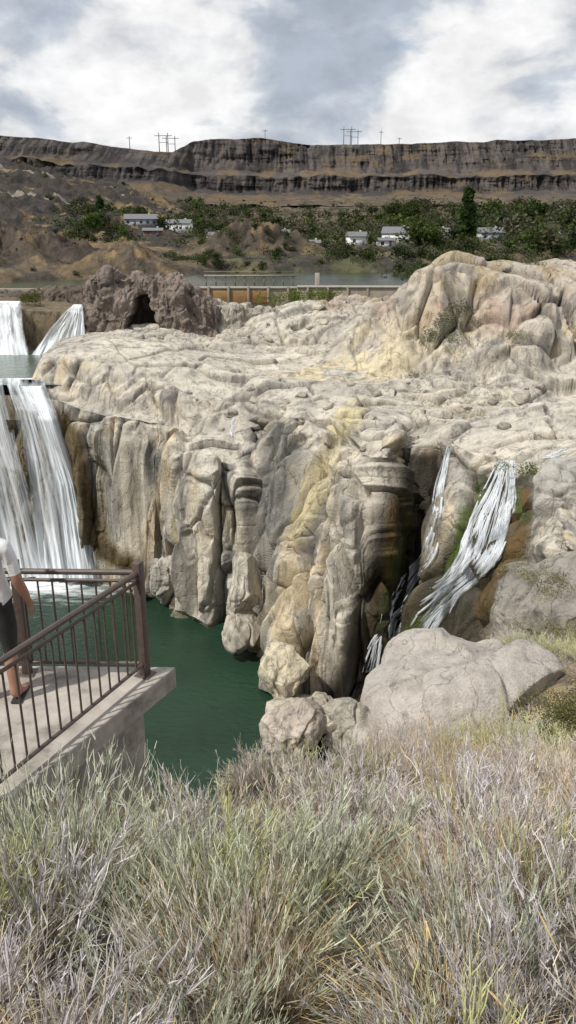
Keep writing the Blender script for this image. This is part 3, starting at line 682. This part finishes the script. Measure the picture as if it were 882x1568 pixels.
# ---- trees in valley
HOUSES=[('white_house',218,400,15,8,2.8,2.2,'g',.15),('white_house',275,405,12,7,4.2,1.8,'w',-.1),('white_house',546,345,7.5,6,3.6,1.8,'w',.2),('grey_house',607,350,11,7,4.2,2.6,'w',-.3),('cottage',478,325,6,4,2.4,1.1,'c',0),('cottage',590,322,6,4,2.2,1.0,'w',.1),('cottage',235,360,8,4,2.3,1.1,'r',.1),('grey_house',750,380,11,7,3.4,2.1,'g',.1),('cottage',672,400,9,6,3.4,1.8,'w',.2),('cottage',330,410,8,5,2.6,1.5,'w',.3),('cottage',860,390,9,6,3,1.7,'w',-.2),('cottage',430,400,8,5,2.8,1.5,'w',.1)]
GREENS=[(.045,.065,.022),(.065,.09,.028),(.04,.055,.025),(.08,.09,.04),(.10,.105,.06),(.12,.115,.075)]
parts=[];rg=np.random.default_rng(5)
bases=[treeparts(k,1.0,300+i,(1,1,1),260,.045) for i,k in enumerate(['round','round','bush','round','bush','bush'])]
def vz(x,y): return float(valley(np.array([x]),np.array([y]))[0])
spots=[]
for i in range(760):
    px=rg.uniform(270,1000);D=rg.uniform(300,640)
    if px<500 and D<345: continue
    cl=float(fbm(np.array([px*.012]),np.array([D*.012]),np.array([0.]),3,77)[0])
    if rg.random()<(.95 if px>590 else .75)*(1 if cl>-.08 else .3): spots.append((px,D,rg.uniform(5,15) if px>600 else rg.uniform(3.5,11)))
for i in range(240): spots.append((rg.uniform(470,950),rg.uniform(245,320),rg.uniform(2,6)))
for i in range(130): spots.append((rg.uniform(150,460),rg.uniform(243,282),rg.uniform(1.2,3.6)))
for i in range(200): spots.append((rg.uniform(100,480),rg.uniform(325,470),rg.uniform(3,9)))
for i in range(90): spots.append((rg.uniform(600,950),rg.uniform(238,275),rg.uniform(2.5,6)))
for i in range(300): spots.append((rg.uniform(-60,900),rg.uniform(440,740),rg.uniform(1.5,4.5)))
for i in range(40): spots.append((rg.uniform(-20,130),rg.uniform(205,300),rg.uniform(1,2.6)))
for px,D,h in spots:
    if any(abs(px-hh[1])<14+hh[3]*.8 and hh[2]-75<D<hh[2]+7 for hh in HOUSES) and h>2.4: continue
    xx=(px-441)/F/1.055*D;V,Fc,cc=bases[rg.integers(0,6)];a=rg.uniform(0,6.28);c_,s_=math.cos(a),math.sin(a)
    V2=np.stack([V[:,0]*c_-V[:,1]*s_,V[:,0]*s_+V[:,1]*c_,V[:,2]],1)*h*np.array([1.15,1.15,1])+np.array([xx,D,vz(xx,D)-.6])
    col=np.array(GREENS[rg.integers(0,6)])*rg.uniform(.75,1.25);parts.append((V2,Fc,cc*col))
V,Fc,cc=join(parts);addobj('distant_trees',mkmesh('distant_trees',V,Fc,cc,smooth=False,mats=[M_leaf]))
def onval(px,D): xx=(px-441)/F/1.055*D;return Vector((xx,D,vz(xx,D)-.3))
tree('poplar_tree','poplar',onval(713,330),22,401,(.05,.085,.025),2200)
tree('poplar_tree','poplar',onval(157,380),14,402,(.045,.08,.025),1200)
tree('green_tree','round',onval(142,350),9.5,403,(.075,.12,.03),1400)
tree('green_tree','round',onval(622,470),17,404,(.045,.06,.02),1600)
tree('green_tree','round',onval(665,360),10,405,(.07,.10,.03),1400)
tree('green_tree','round',onval(800,400),15,406,(.05,.07,.025),1600)
def shrubat(px,py,D,h,seed,col,name='shrub',nl=1500,ls=.028):
    return tree(name,'bush',svv(px,py,D),h,seed,col,nl,ls)
shrubat(452,468,172,4.6,410,(.13,.17,.03));shrubat(500,462,178,4,411,(.13,.16,.05));shrubat(640,425,200,5,412,(.09,.11,.05))
shrubat(45,466,160,3.2,413,(.09,.10,.03))
for k,(a_,b_,c_,d_) in enumerate([(690,500,117,2.8),(675,520,113,2.6),(700,480,120,2.4),(655,525,113,1.8),(660,470,132,1.8),(785,412,130,2),(815,408,130,1.8),(790,520,110,1.8),(640,580,105,1.5)]):
    shrubat(a_,b_,c_,d_,470+k,(.15,.155,.09),nl=900)
shrubat(800,728,69,1.7,417,(.08,.11,.03),nl=900);shrubat(772,716,71,1.0,418,(.08,.10,.03),nl=500)
for i in range(14): shrubat(random.uniform(600,760),random.uniform(600,625),98,random.uniform(.5,1.1),430+i,(.19,.19,.09),'shrub',250)
for i in range(5): shrubat(random.uniform(872,912),random.uniform(1090,1130),10.5,.65,450+i,(.14,.14,.06),'shrub',2500,.016)
for i in range(10): shrubat(random.uniform(780,890),random.uniform(880,985),random.uniform(36,39),random.uniform(.7,1.3),460+i,(.24,.23,.12),'shrub',900,.022)
# ---- dam
M_conc=simplemat('concrete',(.36,.33,.29),.9,.25,2.5,.02);M_damc=simplemat('dam_concrete',(.28,.24,.19),.9,.3,.6,.05)
M_rust=simplemat('rust_stain',(.26,.15,.06),.8,.4,.5,.1);M_white=simplemat('white_paint',(.68,.68,.65),.7,.06,1,.01);M_roofm=simplemat('roof_shingle',(.16,.16,.17),.9,.2,2,.02);M_glass=simplemat('window_glass',(.05,.06,.07),.15,.1,1,.0);M_grey=simplemat('grey_siding',(.35,.38,.42),.8,.1,2,.01)
M_cream=simplemat('cream_paint',(.6,.57,.42));M_red=simplemat('red_paint',(.22,.08,.06))
dam=empty('river_dam')
boxmesh('dam_wall',[(-20,185.5,-17,46,1.6,5.2,0),(22,184.5,-16.9,40,1.6,5.4,-.03),(-75,186,-17,62,1.6,5.0,0)],M_damc,.1,dam)
boxmesh('dam_cap',[(-20,185.4,-14.25,46.2,2.1,.3,0),(22,184.4,-14.0,40,2.1,.3,-.03)],M_conc,.05,dam)
boxmesh('spill_face',[(-13,184.4,-16.2,17,.5,2.6,0)],M_rust,.1,dam)
boxmesh('piers',[(-22+i*4.4,184.2,-15.6,.5,1.2,3.4,0) for i in range(10)],M_damc,.05,dam)
boxmesh('gate_tower',[(-24,186,-12.9,1.2,1.2,2.8,0),(6.5,186,-12.6,1.0,1.0,2.8,0)],M_conc,.05,dam)
boxmesh('catwalk',[(-9,199,-12.6,22,.8,.4,0)]+[(-19.5+i*2.3,199,-13.6,.25,.25,2.2,0) for i in range(10)]+[(-9,198.6,-11.6,22,.1,.1,0)],M_damc,0,dam)
# ---- houses
def house(name,px,D,w,dp,h,rh,wall,rot=0):
    p=onval(px,D)+Vector((0,0,.3));e=empty(name,p);e.rotation_euler=(0,0,rot)
    boxmesh('walls',[(0,0,h/2-.5,w,dp,h+1,0)],wall,0,e)
    V=[(-w/2-.4,-dp/2-.5,h),(w/2+.4,-dp/2-.5,h),(w/2+.4,dp/2+.5,h),(-w/2-.4,dp/2+.5,h),(-w/2-.4,0,h+rh),(w/2+.4,0,h+rh)]
    me=bpy.data.meshes.new('roof');me.from_pydata(V,[],[(0,1,5,4),(2,3,4,5),(0,4,3),(1,2,5),(0,3,2,1)]);me.materials.append(M_roofm);addobj('roof',me,e)
    n=max(2,int(w/3));boxmesh('windows',[(-w/2+w*(i+.5)/n,-dp/2-.02,h*.55,1.2,.08,1.2,0) for i in range(n) if i!=1],M_glass,0,e)
    boxmesh('door',[(-w/2+w*1.5/n,-dp/2-.02,1.05,1,.09,2.1,0)],M_roofm,0,e)
    boxmesh('chimney',[(w*.25,dp*.2,h+rh*.9,.7,.7,1.4,0)],M_grey,0,e)
for hh in HOUSES: house(*hh[:7],{'g':M_grey,'w':M_white,'c':M_cream,'r':M_red}[hh[7]],hh[8])
M_pole=simplemat('weathered_pole',(.16,.15,.15))
def tower(px,py,D,h,frame=True):
    p=svv(px,py,D);e=empty('transmission_tower',p)
    if frame:
        boxmesh('poles',[(-4,0,h/2-4,.7,.7,h+8,0),(4,0,h/2-4,.7,.7,h+8,0)],M_pole,0,e);boxmesh('crossarm',[(0,-.6,h*.85,16,.4,.5,0),(0,-.6,h*.5,8,.3,.4,0)],M_pole,0,e)
    else:
        boxmesh('pole',[(0,0,h/2-4,.6,.6,h+8,0)],M_pole,0,e);boxmesh('crossarm',[(0,-.6,h*.85,5,.4,.4,0)],M_pole,0,e)
tower(199,229,790,11,False);tower(251,233,800,16);tower(262,233,830,14);tower(406,213,900,9,False);tower(532,222,905,17);tower(542,222,930,15);tower(583,222,905,14,False);tower(611,222,905,7,False)
# ---- viewing platform
plat=empty('viewing_platform');zc=-3.9
poly=[(-1.04,6.52),(-7.5,6.62),(-7.5,1.2),(-3.85,1.2)]
def prism(name,poly,z0,z1,mat,parent,bev=.015):
    n=len(poly);V=[(a,b,z0) for a,b in poly]+[(a,b,z1) for a,b in poly]
    me=bpy.data.meshes.new(name);me.from_pydata(V,[],[tuple(range(n-1,-1,-1)),tuple(range(n,2*n))]+[(i,(i+1)%n,n+(i+1)%n,n+i) for i in range(n)])
    bm=bmesh.new();bm.from_mesh(me);bmesh.ops.recalc_face_normals(bm,faces=bm.faces);bm.to_mesh(me);bm.free()
    me.materials.append(mat);o=addobj(name,me,parent);m=o.modifiers.new('b','BEVEL');m.width=bev;m.segments=2;return o
M_slab=simplemat('slab_concrete',(.35,.315,.28),.92,.6,3.5,.02)
prism('slab',poly,zc-.22,zc,M_slab,plat)
prism('support_wall',[(-1.32,6.3),(-7,6.4),(-7,1.6),(-3.85,1.6)],zc-3.2,zc-.223,M_slab,plat)
M_rail=simplemat('brown_railing_paint',(.085,.062,.053),.5,.35,20,.002)
def tube(name,segs,mat,parent):
    V=[];Fc=[]
    for a,b,r,sq in segs:
        a=Vector(a);b=Vector(b);t=(b-a).normalized();u=t.cross(Vector((0,0,1)))
        if u.length<1e-3:u=Vector((math.cos(sq),math.sin(sq),0))
        u.normalize();w=t.cross(u);n=8;o=len(V)
        for e in (a,b):
            for k in range(n):
                an=2*math.pi*(k+.5)/n;V.append(e+(u*math.cos(an)+w*math.sin(an))*r)
        for k in range(n):Fc.append((o+k,o+(k+1)%n,o+n+(k+1)%n,o+n+k))
        Fc.append(tuple(o+k for k in range(n-1,-1,-1)));Fc.append(tuple(o+n+k for k in range(n)))
    me=bpy.data.meshes.new(name);me.from_pydata(V,[],Fc);me.materials.append(mat);return addobj(name,me,parent)
rail=empty('metal_railing')
def railrun(a,b,posts=True):
    ax,ay=a;bx_,by_=b;L=math.hypot(bx_-ax,by_-ay);ux,uy=(bx_-ax)/L,(by_-ay)/L;ro=math.atan2(uy,ux)
    segs=[((ax,ay,zc+1.02),(bx_,by_,zc+1.02),.026,0),((ax,ay,zc+.94),(bx_,by_,zc+.94),.016,0),((ax,ay,zc+.12),(bx_,by_,zc+.12),.018,0)]
    n=int(L/.125)
    for i in range(1,n):
        s=L*i/n;segs.append(((ax+ux*s,ay+uy*s,zc+.12),(ax+ux*s,ay+uy*s,zc+.94),.009,0))
    tube('rails',segs,M_rail,rail)
    k=0
    while k<L+.1:
        if k>.3 or posts: boxmesh('post',[(ax+ux*k,ay+uy*k,zc+.56,.075,.075,1.12,ro),(ax+ux*k,ay+uy*k,zc+.006,.15,.15,.012,ro)],M_rail,.006,rail)
        k+=1.08 if not posts else 1.9
railrun((-1.30,6.38),(-6.4,6.50),False);railrun((-1.30,6.38),(-3.6,1.45),True)
# ---- person
def person(loc,rotz):
    e=empty('standing_person',loc);e.rotation_euler=(0,0,rotz)
    vs=[];ed=[];rad=[]
    def v(p,r,par=None):
        vs.append(p);rad.append(r);i=len(vs)-1
        if par is not None: ed.append((par,i))
        return i
    pel=v((0,0,.96),(.165,.12));sp1=v((0,.01,1.14),(.15,.115),pel);ch=v((0,0,1.33),(.175,.13),sp1);cb=v((0,-.01,1.44),(.13,.09),ch);nk=v((0,.0,1.52),(.058,.058),cb);hb=v((0,.02,1.60),(.075,.085),nk);hd=v((0,.025,1.68),(.082,.10),hb);v((0,.01,1.74),(.065,.08),hd)
    for s in (-1,1):
        sh=v((s*.2,-.01,1.41),(.072,.075),cb);el=v((s*.265,-.03,1.14),(.048,.05),sh);fa=v((s*.285,.03,1.02),(.043,.045),el);wr=v((s*.29,.10,.90),(.028,.03),fa);pm=v((s*.29,.135,.845),(.022,.042),wr)
        hp=v((s*.1,0,.88),(.10,.115),pel);th=v((s*.115,.01,.70),(.088,.095),hp);kn=v((s*.12,.02,.50),(.06,.065),th);cf=v((s*.125,-.01,.36),(.056,.062),kn);an=v((s*.13,-.01,.09),(.036,.042),cf);v((s*.13,-.05,.045),(.034,.036),an);b=v((s*.145,.09,.04),(.042,.032),an);v((s*.15,.17,.03),(.042,.024),b)
        for k,(dx,l) in enumerate(((-.03,.075),(-.01,.09),(.012,.085),(.03,.065))):
            a=v((s*.29,.15+dx*.9,.82+dx*.3),(.011,.011),pm);b=v((s*.288,.165+dx*.9,.80-l*.4),(.010,.010),a);v((s*.278,.165+dx*.9,.80-l),(.008,.008),b)
        a=v((s*.275,.175,.855),(.012,.012),pm);v((s*.262,.20,.82),(.010,.010),a)
    me=bpy.data.meshes.new('body');me.from_pydata(vs,ed,[]);o=addobj('tmp',me)
    m=o.modifiers.new('s','SKIN');m.use_smooth_shade=True
    for i,sv_ in enumerate(me.skin_vertices[0].data): sv_.radius=rad[i];sv_.use_root=(i==0)
    s=o.modifiers.new('ss','SUBSURF');s.levels=2
    bpy.context.view_layer.update();dg=bpy.context.evaluated_depsgraph_get();mb=bpy.data.meshes.new_from_object(o.evaluated_get(dg));bpy.data.objects.remove(o)
    skin=simplemat('skin',(.36,.19,.13),.6,.1,8,.002);shirt=simplemat('white_shirt',(.72,.72,.72),.85,.08,12,.02);shorts=simplemat('black_shorts',(.02,.02,.022),.85,.2,10,.01);hair=simplemat('dark_hair',(.04,.025,.015),.7,.3,40,.01);band=simplemat('watch_band',(.02,.02,.02))
    mb.materials.clear()
    for q_ in (skin,shirt,shorts,hair): mb.materials.append(q_)
    for p in mb.polygons:
        c=p.center;k=0;ax=abs(c.x)
        if .46<c.z<1.0 and ax<.235:k=2
        if c.z>=.97 and c.z<1.50 and (ax<.21 or c.z>1.20):k=1
        if c.z>1.64 and c.y<.06 or c.z>1.73:k=3
        p.material_index=k
    for vt in mb.vertices:
        c=vt.co
        if .93<c.z<1.5 and abs(c.x)<.22: c.x*=1.08;c.y*=1.14
        if .46<c.z<.75 and abs(c.x)<.235: c.y*=1.14
    addobj('body',mb,e)
    boxmesh('eyes',[(s*.032,.115,1.675,.022,.012,.010,0) for s in (-1,1)],band,.003,e)
    boxmesh('nose',[(0,.128,1.65,.022,.03,.035,0)],skin,.008,e);boxmesh('mouth',[(0,.115,1.618,.045,.012,.010,0)],simplemat('lips',(.3,.1,.08)),.003,e)
    boxmesh('ears',[(s*.088,.02,1.66,.016,.035,.055,0) for s in (-1,1)],skin,.006,e)
    boxmesh('sandals',[(s*.142,.055,.012,.095,.27,.022,0) for s in (-1,1)],band,.01,e)
person((-2.47,5.98,zc+.002),.0)
# ---- world / light / camera
sd=Vector((-.50,-.36,.80)).normalized();az=math.atan2(sd.x,sd.y);el=math.asin(sd.z)
L=bpy.data.lights.new('sun','SUN');L.energy=3.9;L.angle=math.radians(1.5);L.color=(1,.955,.87);lo=bpy.data.objects.new('sun',L);scene.collection.objects.link(lo);lo.rotation_euler=(-sd).to_track_quat('-Z','Y').to_euler();lo.location=(0,0,100)
w=bpy.data.worlds.new('World');scene.world=w;w.use_nodes=True;nt=w.node_tree
for n in list(nt.nodes):nt.nodes.remove(n)
out=nt.nodes.new('ShaderNodeOutputWorld');bg=nt.nodes.new('ShaderNodeBackground');bg.inputs[1].default_value=.105;nt.links.new(bg.outputs[0],out.inputs[0])
sky=nt.nodes.new('ShaderNodeTexSky');sky.sky_type='NISHITA';sky.sun_disc=False;sky.sun_elevation=el;sky.sun_rotation=az
tc=nt.nodes.new('ShaderNodeTexCoord')
def wn_(scale,vs,detail,rough,loc=(0,0,0),dist=0):
    mp=nt.nodes.new('ShaderNodeMapping');mp.inputs['Scale'].default_value=vs;mp.inputs['Location'].default_value=loc;nt.links.new(tc.outputs['Generated'],mp.inputs[0])
    n=nt.nodes.new('ShaderNodeTexNoise');n.inputs['Scale'].default_value=scale;n.inputs['Detail'].default_value=detail;n.inputs['Roughness'].default_value=rough;n.inputs['Distortion'].default_value=dist;nt.links.new(mp.outputs[0],n.inputs[0]);return n.outputs[0]
cov=wn_(3.0,(1,1,2.6),9,.55,(.3,.2,.1));br=wn_(6.5,(1,1,1.9),11,.54,(2.1,0,0),.25);br2=wn_(14,(1,1,1.8),8,.6,(1.1,0,0))
covr=ramp(nt,cov,[(.385,0.0),(.455,1.0)])
cc=ramp(nt,br,[(.38,(.52,.58,.68)),(.46,(.68,.735,.81)),(.51,(.93,.945,.97)),(.58,(1.1,1.1,1.1))])
cc=mul(nt,cc,ramp(nt,br2,[(.35,.86),(.6,1.05)]),1)
sc=N(nt,'ShaderNodeVectorMath',operation='SCALE');sc.inputs['Scale'].default_value=8.3;nt.links.new(cc,sc.inputs[0])
nt.links.new(mul(nt,sky.outputs[0],sc.outputs[0],covr,'MIX'),bg.inputs[0])
cam=bpy.data.cameras.new('camera');cam.sensor_fit='VERTICAL';cam.angle=2*math.atan(784/F);cam.clip_end=8000;cam.clip_start=.05
co=bpy.data.objects.new('camera',cam);scene.collection.objects.link(co);co.location=(0,0,0);co.rotation_euler=(math.radians(70),0,0);scene.camera=co
scene.view_settings.view_transform='Standard';scene.view_settings.look='None';scene.view_settings.exposure=0
print('clumps',cnt)
